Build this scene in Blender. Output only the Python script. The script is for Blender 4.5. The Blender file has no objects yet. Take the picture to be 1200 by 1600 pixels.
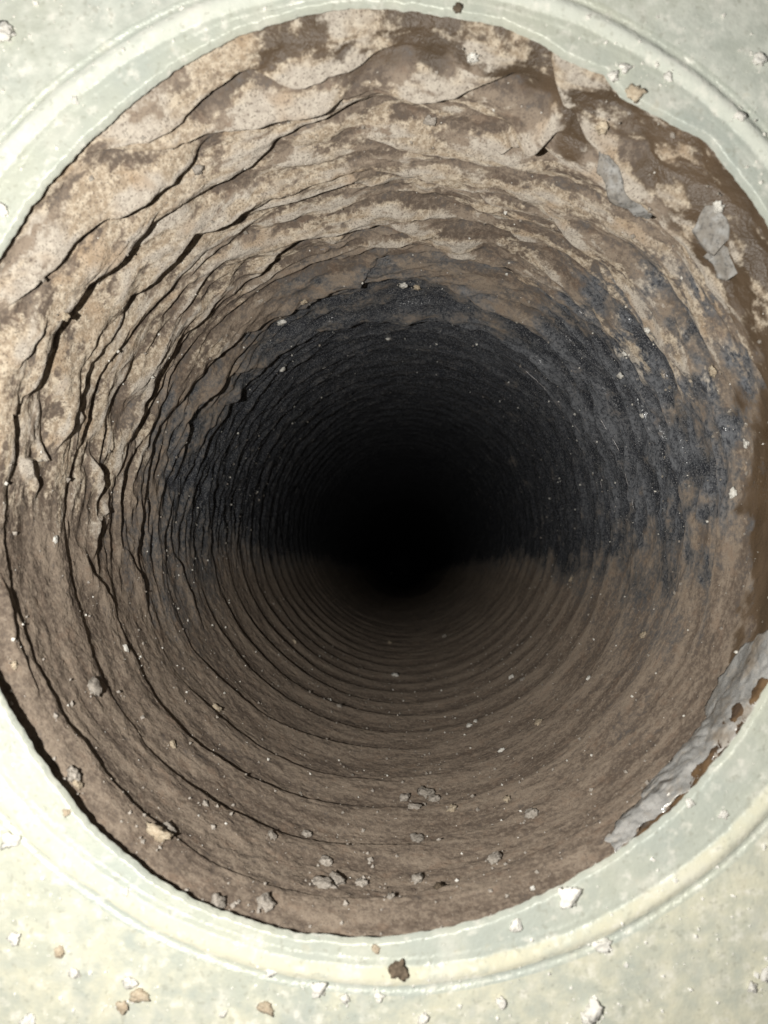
import bpy, math, random
import numpy as np
from mathutils import Vector, Euler

scene = bpy.context.scene
COL = scene.collection

# ------------------------------------------------------------------ camera, world, light, exposure
R = 0.10            # duct radius in metres (about an 8 inch duct)
F = 1155.0          # focal length of the phone camera, in 1200x1600 picture units
D0 = 1.615          # camera to sheet metal, in duct radii

cam_data = bpy.data.cameras.new('camera')
cam = bpy.data.objects.new('camera', cam_data)
COL.objects.link(cam)
cam.location = (0, -D0 * R, 0)
cam.rotation_euler = (math.radians(90), 0, 0)
cam_data.sensor_fit = 'VERTICAL'
cam_data.sensor_height = 36.0
cam_data.lens = F / 1600 * 36.0
cam_data.clip_start = 0.005
cam_data.clip_end = 50
cam_data.dof.use_dof = True
cam_data.dof.focus_distance = 0.27
cam_data.dof.aperture_fstop = 20
scene.camera = cam

world = bpy.data.worlds.new('World')
scene.world = world
world.use_nodes = True
world.node_tree.nodes['Background'].inputs[0].default_value = (0.85, 0.92, 1.0, 1)
world.node_tree.nodes['Background'].inputs[1].default_value = 0.012

# the phone's flash, beside the lens
fl = bpy.data.lights.new('phone_flash', 'SPOT')
fl.energy = 2.62
fl.color = (1.0, 0.965, 0.905)
fl.shadow_soft_size = 0.0022
fl.spot_size = math.radians(176)
fl.spot_blend = 1.0
flo = bpy.data.objects.new('phone_flash', fl)
COL.objects.link(flo)
flo.location = (-0.043, -D0 * R - 0.004, -0.004)
flo.rotation_euler = (math.radians(88), 0, math.radians(-4))

scene.view_settings.view_transform = 'Standard'
scene.view_settings.look = 'None'
scene.view_settings.exposure = 0.0
scene.view_settings.gamma = 1.0
scene.view_settings.use_curve_mapping = False
scene.render.engine = 'CYCLES'
scene.cycles.max_bounces = 4
scene.cycles.diffuse_bounces = 3
scene.cycles.use_adaptive_sampling = True
scene.cycles.adaptive_threshold = 0.02

# ------------------------------------------------------------------ numeric helpers
rng = np.random.default_rng(7)
random.seed(7)
_perm = rng.permutation(256)
_perm = np.concatenate([_perm, _perm, _perm])
_grad = rng.normal(size=(256, 3))
_grad /= np.linalg.norm(_grad, axis=1)[:, None]


_perm = _perm.astype(np.int32)
_gx, _gy, _gz = (np.ascontiguousarray(_grad[:, i]).astype(np.float32) for i in range(3))


def perlin(x, y, z):
    x, y, z = (np.asarray(v, dtype=np.float32) for v in np.broadcast_arrays(x, y, z))
    x0, y0, z0 = np.floor(x), np.floor(y), np.floor(z)
    xf, yf, zf = x - x0, y - y0, z - z0
    xi, yi, zi = (v.astype(np.int32) & 255 for v in (x0, y0, z0))
    fade = lambda t_: t_ * t_ * t_ * (t_ * (t_ * 6 - 15) + 10)
    u, v, w = fade(xf), fade(yf), fade(zf)

    def g(px_, dy, dz, dx):
        h = _perm[_perm[px_ + (yi + dy)] + (zi + dz)]
        return _gx[h] * (xf - dx) + _gy[h] * (yf - dy) + _gz[h] * (zf - dz)
    res = []
    for dx in (0, 1):
        px_ = _perm[xi + dx]
        a0, a1 = g(px_, 0, 0, dx), g(px_, 0, 1, dx)
        b0, b1 = g(px_, 1, 0, dx), g(px_, 1, 1, dx)
        a0 += w * (a1 - a0); b0 += w * (b1 - b0)
        res.append(a0 + v * (b0 - a0))
    return (res[0] + u * (res[1] - res[0])) * 1.5


def fbm(x, y, z, octv=3, gain=0.5):
    s, a = 0, 1.0
    for o in range(octv):
        s = s + a * perlin(x * 2 ** o + 17.3 * o, y * 2 ** o + 5.1 * o, z * 2 ** o + 9.7 * o)
        a *= gain
    return s


def sstep(a, b, x):
    t = np.clip((x - a) / (b - a), 0, 1)
    return t * t * (3 - 2 * t)


# centre line of the duct, in radii, against distance from the camera (it sags a little)
_cd = np.array([1.5, 1.615, 1.88, 2.2, 2.78, 3.73, 4.7, 7.2, 10.0, 15.0, 32.0])
_cx = np.array([0.02, 0.021, 0.045, 0.057, 0.07, 0.10, 0.13, 0.20, 0.26, 0.40, 0.90])
_cz = np.array([0.08, 0.065, 0.03, 0.0, -0.012, -0.05, -0.10, -0.19, -0.36, -0.75, -2.3])


def centre(d):
    return np.interp(d, _cd, _cx), np.interp(d, _cd, _cz)


def tube_r(d):
    return 1.0 + 0.05 * (1 - sstep(1.60, 1.86, d))


def px_to_duct(px, py, radius=None):
    """picture point -> (theta, d) on the smooth duct wall"""
    u, w = (px - 600) / F, (800 - py) / F
    lo, hi = 1.2, 14.0
    for _ in range(50):
        m = 0.5 * (lo + hi)
        cx, cz = centre(m)
        if math.hypot(u * m - cx, w * m - cz) < float(tube_r(m)):
            lo = m
        else:
            hi = m
    cx, cz = centre(lo)
    return math.atan2(w * lo - cz, u * lo - cx), lo


TAU = 2 * math.pi
PITCH = 0.312


def ring_d(k):
    return 1.883 + PITCH * (k - 1)


# fold lines of the liner, followed all round (picture units)
RINGS = {
    1: [(10, 645), (30, 620), (50, 595), (75, 550), (95, 500), (110, 480), (130, 440), (180, 400), (230, 345), (275, 310), (345, 280),
        (390, 250), (440, 212), (500, 182), (550, 168), (600, 150), (660, 150), (740, 165), (820, 200),
        (830, 1337), (762, 1367), (710, 1383), (663, 1395), (602, 1402), (500, 1403), (400, 1377), (327, 1347), (287, 1320), (247, 1287),
        (213, 1263), (173, 1223), (133, 1170), (103, 1133), (80, 1087), (60, 1047), (30, 970), (15, 897), (7, 817), (10, 760), (20, 717), (23, 650)],
    2: [(123, 650), (112, 625), (135, 565), (165, 530), (190, 495), (200, 460), (235, 440), (260, 410), (297, 355), (360, 335), (400, 315),
        (460, 288), (550, 262), (640, 270), (720, 287), (780, 315), (820, 325), (880, 355), (930, 395), (970, 440), (1015, 505), (1060, 560),
        (1080, 600), (1120, 700), (850, 1245), (770, 1290), (700, 1312), (640, 1325), (600, 1324), (500, 1318), (400, 1287), (333, 1257), (300, 1233), (267, 1207),
        (237, 1177), (207, 1133), (183, 1100), (163, 1070), (153, 1047), (137, 1007), (123, 957), (107, 900), (100, 850), (100, 783), (110, 717)],
    3: [(207, 655), (213, 640), (222, 605), (270, 540), (345, 475), (400, 430), (433, 393), (470, 370), (560, 350), (640, 352), (750, 405), (815, 430),
        (880, 465), (920, 495), (960, 525), (995, 585), (1025, 635), (1050, 690), (1075, 780), (640, 1262), (560, 1262), (500, 1255), (400, 1223),
        (353, 1197), (313, 1170), (283, 1143), (253, 1107), (230, 1070), (213, 1033), (197, 1003), (180, 950), (168, 893), (163, 837), (167, 783),
        (177, 740), (197, 693)],
    4: [(233, 700), (247, 660), (285, 615), (350, 535), (415, 495), (473, 470), (553, 432), (640, 425), (700, 435), (800, 480), (900, 560), (960, 680),
        (600, 1220), (500, 1210), (400, 1165), (330, 1110), (273, 1047), (253, 1010), (233, 960), (218, 900), (215, 833), (220, 767)],
    5: [(275, 717), (285, 655), (315, 610), (350, 580), (400, 560), (457, 530), (500, 513), (543, 493), (583, 490), (633, 480), (690, 480), (750, 495),
        (850, 560), (920, 650), (950, 760), (300, 1013), (277, 960), (260, 910), (255, 833), (260, 783)],
}
_ringtab = {}
for k, pts in RINGS.items():
    td = sorted(px_to_duct(*p) for p in pts)
    th = np.array([t for t, _ in td]); dd = np.array([d for _, d in td]) - ring_d(k)
    _ringtab[k] = (np.concatenate([th - TAU, th, th + TAU]), np.concatenate([dd, dd, dd]))

# further folds that end part way: (points, height, run-up width)
CREASES = [
    ([(0, 485), (35, 445), (70, 400), (95, 365), (150, 325), (210, 290), (265, 255), (295, 243), (330, 205)], 0.024, 0.10),
    ([(130, 232), (240, 210), (350, 185), (435, 155), (500, 140), (600, 117)], 0.022, 0.06),
    ([(150, 222), (270, 165), (370, 105), (430, 104), (500, 90), (600, 65), (680, 60)], 0.022, 0.06),
    ([(600, 130), (660, 128), (715, 120), (807, 107)], 0.022, 0.06),
    ([(790, 222), (830, 210), (880, 182)], 0.022, 0.05),
    ([(560, 212), (620, 222), (700, 232), (800, 250), (850, 284)], 0.018, 0.07),
    ([(400, 338), (450, 313), (500, 300), (550, 288), (620, 296)], 0.014, 0.06),
    ([(503, 387), (560, 377), (617, 373), (700, 380), (800, 417)], 0.012, 0.05),
    ([(400, 507), (440, 480), (473, 470), (510, 443), (553, 432), (573, 413), (600, 393)], 0.012, 0.06),
    ([(700, 300), (760, 330), (820, 380), (860, 420)], 0.008, 0.05),
    ([(133, 867), (137, 893), (157, 917), (177, 947)], 0.012, 0.05),
    ([(163, 797), (148, 817), (144, 872)], 0.012, 0.03),
    ([(140, 710), (148, 740), (150, 765)], 0.009, 0.03),
    ([(188, 850), (203, 880), (217, 907), (232, 950)], 0.010, 0.05),
    ([(267, 860), (283, 890), (300, 940), (318, 985)], 0.012, 0.06),
    ([(40, 720), (60, 690), (72, 720), (60, 770)], 0.008, 0.03),
    ([(85, 690), (105, 640), (122, 600)], 0.010, 0.04),
    ([(20, 990), (24, 1020), (40, 1060), (55, 1090)], 0.010, 0.03),
    ([(0, 920), (8, 960), (12, 1010)], 0.014, 0.03),
    ([(20, 560), (40, 530), (55, 505)], 0.010, 0.04),
    ([(290, 640), (320, 600), (372, 548), (420, 520)], 0.010, 0.06),
    ([(300, 700), (330, 640), (380, 590)], 0.010, 0.06),
    ([(860, 330), (905, 380), (960, 470)], 0.008, 0.05),
    ([(1040, 300), (1075, 360), (1110, 425), (1150, 490)], 0.012, 0.05),
    ([(860, 70), (880, 130), (930, 190), (990, 235)], 0.012, 0.05),
]

# ------------------------------------------------------------------ materials
def new_mat(name):
    m = bpy.data.materials.new(name)
    m.use_nodes = True
    nt = m.node_tree
    return m, nt, nt.nodes['Principled BSDF']


def setin(node, name, v):
    if name in node.inputs:
        node.inputs[name].default_value = v


class NT:
    """small node builder"""
    def __init__(s, nt): s.nt = nt
    def n(s, t, **kw):
        nd = s.nt.nodes.new(t)
        for k, v in kw.items(): setattr(nd, k, v)
        return nd
    def put(s, sock, v):
        if isinstance(v, (int, float)): sock.default_value = v
        elif isinstance(v, tuple): sock.default_value = (*v, 1) if len(v) == 3 and sock.type == 'RGBA' else v
        else: s.nt.links.new(v, sock)
    def noise(s, vec, scale, detail=4, rough=0.55, dist=0.0):
        nd = s.n('ShaderNodeTexNoise')
        s.put(nd.inputs['Vector'], vec)
        nd.inputs['Scale'].default_value = scale; nd.inputs['Detail'].default_value = detail
        nd.inputs['Roughness'].default_value = rough; nd.inputs['Distortion'].default_value = dist
        return nd.outputs['Fac']
    def ramp(s, v, a, b, lo=0.0, hi=1.0):
        nd = s.n('ShaderNodeMapRange', interpolation_type='SMOOTHSTEP')
        s.put(nd.inputs[0], v); s.put(nd.inputs[1], a); s.put(nd.inputs[2], b); nd.inputs[3].default_value = lo; nd.inputs[4].default_value = hi
        return nd.outputs[0]
    def math(s, op, a, b=0.0):
        nd = s.n('ShaderNodeMath', operation=op)
        s.put(nd.inputs[0], a); s.put(nd.inputs[1], b)
        return nd.outputs[0]
    def mix(s, f, a, b):
        nd = s.n('ShaderNodeMix', data_type='RGBA')
        s.put(nd.inputs[0], f); s.put(nd.inputs[6], a); s.put(nd.inputs[7], b)
        return nd.outputs[2]
    def attr(s, name):
        return s.n('ShaderNodeAttribute', attribute_name=name).outputs['Fac']
    def voro(s, vec, scale):
        nd = s.n('ShaderNodeTexVoronoi'); s.put(nd.inputs['Vector'], vec); nd.inputs['Scale'].default_value = scale
        return nd.outputs['Distance'], nd.outputs['Color']
    def bump(s, h, strength, dist, normal=None):
        nd = s.n('ShaderNodeBump'); s.put(nd.inputs['Height'], h)
        nd.inputs['Strength'].default_value = strength; nd.inputs['Distance'].default_value = dist
        if normal is not None: s.nt.links.new(normal, nd.inputs['Normal'])
        return nd.outputs['Normal']


def liner_material():
    m, nt, b = new_mat('dirty_liner')
    N = NT(nt)
    co = N.n('ShaderNodeTexCoord').outputs['Object']
    dust, crust, mastic = N.attr('dust'), N.attr('crust'), N.attr('mastic')
    nA = N.noise(co, 60, 2, 0.6)
    nB = N.noise(co, 190, 3, 0.65)
    nC = N.noise(co, 640, 3, 0.7)
    nD = N.noise(co, 1900, 1, 0.6)
    fine = N.math('ADD', N.math('MULTIPLY', N.math('SUBTRACT', nB, 0.5), 0.7), N.math('MULTIPLY', N.math('SUBTRACT', nC, 0.5), 0.9))
    # black plastic film with a thin coat of fine dust and a silvery sheen painted in
    film = N.mix(N.ramp(nD, 0.50, 0.74), (0.030, 0.034, 0.043), (0.26, 0.266, 0.276))
    film = N.mix(N.ramp(N.math('ADD', dust, N.math('MULTIPLY', fine, 1.5)), -0.05, 0.6, 0, 0.8), film, (0.17, 0.168, 0.165))
    film = N.mix(N.math('MULTIPLY', N.attr('painted_sheen'), N.ramp(nC, 0.35, 0.62, 0.15, 1.0)), film, (0.215, 0.226, 0.245))
    # brown dust
    dcol = N.mix(N.ramp(N.math('ADD', N.attr('tone'), fine), 0.15, 0.85), (0.138, 0.102, 0.075), (0.320, 0.255, 0.195))
    dcol = N.mix(N.ramp(nC, 0.42, 0.70, 0, 0.5), dcol, (0.36, 0.295, 0.23))
    dcol = N.mix(N.ramp(nD, 0.56, 0.74, 0, 0.55), dcol, (0.075, 0.058, 0.05))
    dcol = N.mix(N.ramp(nB, 0.54, 0.70, 0, 0.35), dcol, (0.23, 0.150, 0.10))
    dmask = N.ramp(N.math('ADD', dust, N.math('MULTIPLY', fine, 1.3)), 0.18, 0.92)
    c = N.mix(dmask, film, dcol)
    # smeared brown sealant
    mcol = N.mix(N.ramp(nA, 0.3, 0.7), (0.085, 0.057, 0.033), (0.135, 0.092, 0.056))
    mmask = N.ramp(N.math('ADD', mastic, N.math('MULTIPLY', fine, 1.0)), 0.28, 0.80)
    c = N.mix(mmask, c, mcol)
    # pale dried crust in torn patches, freckled
    cmask = N.ramp(N.math('ADD', crust, N.math('MULTIPLY', fine, 0.8)), 0.34, 0.66)
    ccol = N.mix(N.ramp(nC, 0.38, 0.66), (0.40, 0.315, 0.225), (0.68, 0.595, 0.47))
    ccol = N.mix(N.ramp(N.attr('tone'), 0.45, 0.85, 0, 0.55), ccol, (0.60, 0.575, 0.53))
    ccol = N.mix(N.ramp(nA, 0.56, 0.68, 0, 0.6), ccol, (0.46, 0.33, 0.21))
    ccol = N.mix(N.ramp(nD, 0.55, 0.70, 0, 0.7), ccol, (0.15, 0.115, 0.09))
    c = N.mix(N.math('MULTIPLY', cmask, 0.9), c, ccol)
    nt.links.new(c, b.inputs['Base Color'])
    rough = N.math('MAXIMUM', N.ramp(dust, 0.2, 0.7, 0.20, 0.92), N.ramp(crust, 0.3, 0.6, 0, 0.9))
    rough = N.math('SUBTRACT', rough, N.math('MULTIPLY', mastic, N.ramp(crust, 0.3, 0.6, 0.36, 0.0)))
    nt.links.new(rough, b.inputs['Roughness'])
    setin(b, 'Diffuse Roughness', 0.55)
    setin(b, 'Specular IOR Level', 0.85)
    h = N.math('ADD', N.noise(co, 420, 3, 0.75), N.math('MULTIPLY', N.noise(co, 150, 1, 0.6), 1.6))
    nt.links.new(N.bump(h, 0.55, 0.0016), b.inputs['Normal'])
    return m


def plate_material():
    m, nt, b = new_mat('dusty_galvanised_steel')
    N = NT(nt)
    co = N.n('ShaderNodeTexCoord').outputs['Object']
    n1 = N.noise(co, 22, 4, 0.6)
    n2 = N.noise(co, 140, 4, 0.65)
    n3 = N.noise(co, 700, 1, 0.6)
    n4 = N.noise(co, 9, 2, 0.5)
    n5 = N.noise(co, 330, 3, 0.6)
    zinc = N.mix(N.ramp(n1, 0.35, 0.65), (0.52, 0.56, 0.51), (0.60, 0.62, 0.53))
    sep = N.n('ShaderNodeSeparateXYZ'); N.put(sep.inputs[0], co)
    warm = N.ramp(N.math('ADD', sep.outputs[2], N.math('MULTIPLY', N.math('SUBTRACT', n4, 0.5), 0.12)), 0.06, -0.10)
    dust = N.mix(warm, (0.70, 0.725, 0.66), (0.71, 0.69, 0.55))
    dm = N.ramp(N.math('ADD', N.math('MULTIPLY', n2, 0.65), N.math('ADD', N.math('MULTIPLY', n5, 0.35), N.attr('dust'))), 0.36, 0.78)
    c = N.mix(dm, zinc, dust)
    c = N.mix(N.ramp(n5, 0.52, 0.78, 0, 0.8), c, (0.85, 0.84, 0.77))
    c = N.mix(N.ramp(N.noise(co, 95, 3, 0.6), 0.50, 0.78, 0, 0.5), c, (0.80, 0.79, 0.72))
    c = N.mix(N.ramp(n3, 0.60, 0.75, 0, 0.35), c, (0.36, 0.36, 0.29))
    c = N.mix(N.ramp(n2, 0.62, 0.78, 0, 0.4), c, (0.52, 0.48, 0.36))
    nt.links.new(c, b.inputs['Base Color'])
    nt.links.new(N.ramp(dm, 0, 1, 0.48, 0.85), b.inputs['Roughness'])
    b.inputs['Metallic'].default_value = 0.12
    setin(b, 'Diffuse Roughness', 0.6)
    h = N.noise(co, 240, 3, 0.7)
    nt.links.new(N.bump(h, 0.5, 0.0013), b.inputs['Normal'])
    return m


def grain_material(name, c1, c2, rough=0.85):
    m, nt, b = new_mat(name)
    N = NT(nt)
    co = N.n('ShaderNodeTexCoord').outputs['Object']
    n = N.noise(co, 2.2, 4, 0.65)
    rnd = N.n('ShaderNodeObjectInfo').outputs['Random']
    c = N.mix(N.ramp(n, 0.35, 0.68), c1, c2)
    c = N.mix(N.math('MULTIPLY', rnd, 0.12 if c1[0] > 0.8 else 0.4), c, tuple(0.75 * v for v in c1))
    nt.links.new(c, b.inputs['Base Color'])
    b.inputs['Roughness'].default_value = rough
    nt.links.new(N.bump(N.noise(co, 4, 3, 0.6), 0.5, 0.0009), b.inputs['Normal'])
    return m


def foil_material(name, dirt=0.45, metal=0.35, gloss=0.27, speck=0.2):
    m, nt, b = new_mat(name)
    N = NT(nt)
    co = N.n('ShaderNodeTexCoord').outputs['Object']
    n1, n2, n3 = N.noise(co, 120, 5, 0.65), N.noise(co, 420, 4, 0.6), N.noise(co, 60, 3, 0.5)
    d = N.ramp(N.math('ADD', N.math('MULTIPLY', n1, 0.6), N.math('MULTIPLY', n2, 0.4)), 0.62 - dirt * 0.35, 0.80 - dirt * 0.35)
    c = N.mix(d, (0.72, 0.72, 0.70), (0.40, 0.36, 0.31))
    c = N.mix(N.ramp(n3, 0.58, 0.72, 0, 0.5), c, (0.24, 0.18, 0.12))
    c = N.mix(N.ramp(N.noise(co, 1100, 2, 0.6), 0.5, 0.68, 0, speck), c, (0.09, 0.085, 0.08))
    c = N.mix(N.ramp(n2, 0.55, 0.7, 0, 0.5), c, (0.58, 0.55, 0.49))
    if speck > 0.5: c = N.mix(0.5, c, (0.17, 0.165, 0.155))
    nt.links.new(c, b.inputs['Base Color'])
    nt.links.new(N.ramp(d, 0, 1, metal, 0.0), b.inputs['Metallic'])
    nt.links.new(N.ramp(d, 0, 1, gloss, 0.8), b.inputs['Roughness'])
    nt.links.new(N.bump(N.math('ADD', N.noise(co, 75, 2, 0.5, 1.2), N.math('MULTIPLY', n1, 0.25)), 0.9, 0.0022 if metal > 0.2 else 0.0015), b.inputs['Normal'])
    return m


M_LINER = liner_material()
M_PLATE = plate_material()
M_PALE = grain_material('pale_plaster', (0.88, 0.85, 0.77), (0.95, 0.94, 0.89))
M_GREY = grain_material('grey_crumb', (0.38, 0.34, 0.29), (0.60, 0.55, 0.49))
M_TAN = grain_material('tan_crumb', (0.52, 0.42, 0.30), (0.74, 0.65, 0.50))
M_DARK = grain_material('dark_crumb', (0.10, 0.075, 0.05), (0.26, 0.2, 0.14))
M_FOIL = foil_material('crinkled_foil', 0.48)
M_FOILD = foil_material('dusty_foil', 0.60, 0.12, 0.6, 0.7)
m, nt, b = new_mat('wire_steel')
b.inputs['Base Color'].default_value = (0.26, 0.25, 0.25, 1); b.inputs['Metallic'].default_value = 0.9; b.inputs['Roughness'].default_value = 0.35
M_WIRE = m
m, nt, b = new_mat('amber_adhesive')
N = NT(nt)
co = N.n('ShaderNodeTexCoord').outputs['Object']
nt.links.new(N.mix(N.ramp(N.noise(co, 160, 4, 0.6), 0.4, 0.62), (0.21, 0.135, 0.075), (0.10, 0.07, 0.05)), b.inputs['Base Color'])
b.inputs['Roughness'].default_value = 0.22
nt.links.new(N.bump(N.noise(co, 260, 4, 0.6), 0.5, 0.0015), b.inputs['Normal'])
M_GLUE = m

# ------------------------------------------------------------------ object helpers
def empty(name, loc=(0, 0, 0)):
    o = bpy.data.objects.new(name, None)
    o.empty_display_size = 0.02
    COL.objects.link(o)
    o.location = loc
    return o


def tag(o, label, cat=None, group=None, kind=None):
    o['label'] = label
    if cat: o['category'] = cat
    if group: o['group'] = group
    if kind: o['kind'] = kind
    return o


def link(name, me, parent=None):
    o = bpy.data.objects.new(name, me)
    COL.objects.link(o)
    if parent is not None: o.parent = parent
    return o


def mesh_np(name, verts, faces, mat, smooth=True, attrs=None, normals=None):
    """faces: (n,4) or (n,3) int array"""
    me = bpy.data.meshes.new(name)
    verts = np.asarray(verts, dtype=np.float32); faces = np.asarray(faces, dtype=np.int32)
    k = faces.shape[1]
    me.vertices.add(len(verts)); me.vertices.foreach_set('co', verts.ravel())
    me.loops.add(faces.size); me.loops.foreach_set('vertex_index', faces.ravel())
    me.polygons.add(len(faces))
    me.polygons.foreach_set('loop_start', np.arange(0, faces.size, k, dtype=np.int32))
    me.update(calc_edges=True)
    me.polygons.foreach_set('use_smooth', np.full(len(faces), smooth))
    for an, av in (attrs or {}).items():
        at = me.attributes.new(an, 'FLOAT', 'POINT'); at.data.foreach_set('value', np.asarray(av, dtype=np.float32))
    if normals is not None:
        me.normals_split_custom_set_from_vertices(np.asarray(normals, dtype=np.float32))
    me.materials.append(mat)
    return me


# ------------------------------------------------------------------ sheet metal plate with its collar
RIM = [(0, 395), (37, 330), (75, 285), (165, 195), (225, 140), (300, 90), (350, 62), (430, 30), (500, 15), (560, 8), (630, 12), (700, 22), (800, 42), (850, 66),
       (880, 88), (945, 112), (972, 150), (1007, 165), (1050, 190), (1100, 214), (1125, 243), (1150, 272), (1200, 345), (1262, 480), (1300, 640), (1310, 800),
       (1280, 930), (1200, 1078), (1156, 1140), (1092, 1233), (996, 1312), (950, 1345), (908, 1368), (860, 1395), (800, 1420), (700, 1455), (600, 1468),
       (500, 1466), (400, 1445), (283, 1398), (200, 1347), (117, 1263), (50, 1163), (0, 1090), (-60, 960), (-95, 800), (-90, 640), (-50, 490)]
CXP, CZP = (605 - 600) / F * D0, (800 - 745) / F * D0          # centre of the collar, in radii
_rt = sorted((math.atan2((800 - y) / F * D0 - CZP, (x - 600) / F * D0 - CXP), math.hypot((800 - y) / F * D0 - CZP, (x - 600) / F * D0 - CXP)) for x, y in RIM)
_rth = np.array([a for a, _ in _rt]); _rr = np.array([r * 1.010 for _, r in _rt])
_rth = np.concatenate([_rth - TAU, _rth, _rth + TAU]); _rr = np.concatenate([_rr, _rr, _rr])
_tg = np.linspace(-math.pi, math.pi, 1440, endpoint=False)
_rg = np.interp(_tg, _rth, _rr)
_ks = np.hanning(131); _ks /= _ks.sum()
_sm = np.convolve(np.concatenate([_rg[-65:], _rg, _rg[:65]]), _ks, 'valid')
_wt = sstep(0.15, 0.35, np.sin(_tg)) * sstep(-0.2, 0.2, np.cos(_tg))     # the upper right rim is cut in straight snips
_rg = _sm * (1 - _wt) + _rg * _wt
_rth = np.concatenate([_tg - TAU, _tg, _tg + TAU]); _rr = np.concatenate([_rg, _rg, _rg])


def rim_r(t):
    return np.interp(t, _rth, _rr)


R_GROOVE = 797 / 715


def collar_r(t, q_):
    """the bead is a true circle; only the cut rim wanders"""
    k = sstep(0.10, 0.45, q_)
    inner = rim_r(t) * (1 - k) + 1.0 * k
    return inner + (R_GROOVE - inner) * q_


def collar_y(q):
    """height profile across the collar, q = 0 at the rim, 1 at the groove (metres, minus is towards the camera)"""
    y = np.zeros_like(q)
    y = y + 0.0002 * np.clip(1 - (q + 0.06) / 0.05, 0, 1) ** 2          # rolled lip
    y = y - 0.00018 * sstep(0.36, 0.46, q) * (1 - sstep(0.46, 0.56, q))   # fine raised line
    y = y - 0.0013 * np.cos(np.clip((q - 0.74) / 0.25, -1, 1) * math.pi / 2) ** 2  # bead
    y = y + 0.0004 * np.exp(-((q - 1.0) / 0.06) ** 2)                   # groove
    return y - 0.0008


plate = empty('sheet_metal_plate', (0, 0, 0))
tag(plate, 'pale dusty galvanised sheet metal plate around the round duct opening', 'metal plate')
NTH = 1080
th = np.linspace(-math.pi, math.pi, NTH, endpoint=False)
q = np.concatenate([[-0.055, -0.055, -0.05, -0.035, -0.015], np.linspace(0.01, 1.12, 72)])
TH, Q = np.meshgrid(th, q)
rr = collar_r(TH, Q)
rag = 0.004 * perlin(np.cos(TH) * 22, np.sin(TH) * 22, TH * 0 + 3.3) + 0.003 * perlin(np.cos(TH) * 70, np.sin(TH) * 70, TH * 0 + 1.3)
rr = rr + rag * np.clip(1 - Q * 2.2, 0, 1)
yy = collar_y(Q) + 0.0004 * fbm(np.cos(TH) * rr * 6, np.sin(TH) * rr * 6, TH * 0 + 2.0, 3)
yy[0] += 0.0025                                                            # back edge of the rolled lip
X, Z = (CXP + rr * np.cos(TH)) * R, (CZP + rr * np.sin(TH)) * R
V = np.stack([X, yy, Z], -1).reshape(-1, 3)


def grid_faces(nr, nc, wrap=True, flip=False):
    i = np.arange(nr - 1)[:, None] * nc
    j = np.arange(nc if wrap else nc - 1)[None, :]
    j2 = (j + 1) % nc
    f = np.stack([i + j, i + j2, i + nc + j2, i + nc + j], -1).reshape(-1, 4)
    return f[:, ::-1] if flip else f


dz = 0.08 * sstep(-0.2, 0.9, np.sin(TH)) * 0 + 0.05
link('collar', mesh_np('collar', V, grid_faces(len(q), NTH), M_PLATE, attrs={'dust': (-0.14 + 0.34 * sstep(0.50, 0.62, Q) * (1 - sstep(0.86, 0.96, Q)) + 0.08 * fbm(np.cos(TH) * 9, np.sin(TH) * 9, Q * 3, 3)).ravel()}), plate)
# flat panel: polar sheet from the groove out to a square edge, 1 mm thick
g = np.linspace(0, 1, 60) ** 1.3
TH2, G = np.meshgrid(th, g)
half = 0.30
sq = half / np.maximum(np.abs(np.cos(TH2)), np.abs(np.sin(TH2)))
r_in = collar_r(TH2, np.full_like(TH2, 1.115)) * R
rad = r_in + (sq - r_in) * G
X = CXP * R + rad * np.cos(TH2); Z = CZP * R + rad * np.sin(TH2)
wob = 0.0004 * fbm(X * 60, Z * 60, X * 0 + 2.0, 3)
Y = -0.0008 + wob * np.clip(G * 6, 0, 1) + 0.0004 * fbm(np.cos(TH2) * rad / R * 6, np.sin(TH2) * rad / R * 6, TH2 * 0 + 2.0, 3) * (1 - np.clip(G * 6, 0, 1))
Y -= 0.00008
top = np.stack([X, Y, Z], -1)
back = np.stack([X[[-1, 0]], Y[[-1, 0]] + 0.0015, Z[[-1, 0]]], -1)
V = np.concatenate([top, back]).reshape(-1, 3)
att = 0.10 * fbm(X * 18, Z * 18, X * 0 + 7, 3) + 0.06
att = np.concatenate([att, att[[-1, 0]]])
link('panel', mesh_np('panel', V, grid_faces(len(g) + 2, NTH), M_PLATE, attrs={'dust': att.ravel()}), plate)

# ------------------------------------------------------------------ flexible duct
NT_ = 1440
px_r = np.linspace(F / 1.635, F / 8.5, 640)
d_arr = F / px_r
d_arr = np.concatenate([d_arr, np.linspace(8.5, 15, 90)[1:], np.linspace(15, 32, 40)[1:]])
th = np.linspace(-math.pi, math.pi, NT_, endpoint=False)
TH, D = np.meshgrid(th, d_arr)
ct, st = np.cos(TH), np.sin(TH)


def ring_line(k, t):
    base = ring_d(k) + 0.03 * perlin(np.cos(t) * 1.3 + k * 3.1, np.sin(t) * 1.3, np.zeros_like(t) + k * 0.77) \
        + 0.006 * perlin(np.cos(t) * 6 + k * 1.7, np.sin(t) * 6, np.zeros_like(t) + k * 1.31) \
        + 0.0022 * perlin(np.cos(t) * 25 + k * 1.7, np.sin(t) * 25, np.zeros_like(t) + k * 1.31)
    if 5 < k < 18:
        base = base + 0.030 * sstep(-0.2, 0.2, np.sin(t)) * fbm(np.cos(t) * 3.5 + k * 0.9, np.sin(t) * 3.5, np.zeros_like(t) + k * 0.6, 3, 0.6)
    if k in _ringtab:
        base = base - 0.03 * perlin(np.cos(t) * 1.3 + k * 3.1, np.sin(t) * 1.3, np.zeros_like(t) + k * 0.77) + np.interp(t, *_ringtab[k])
    return base


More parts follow.
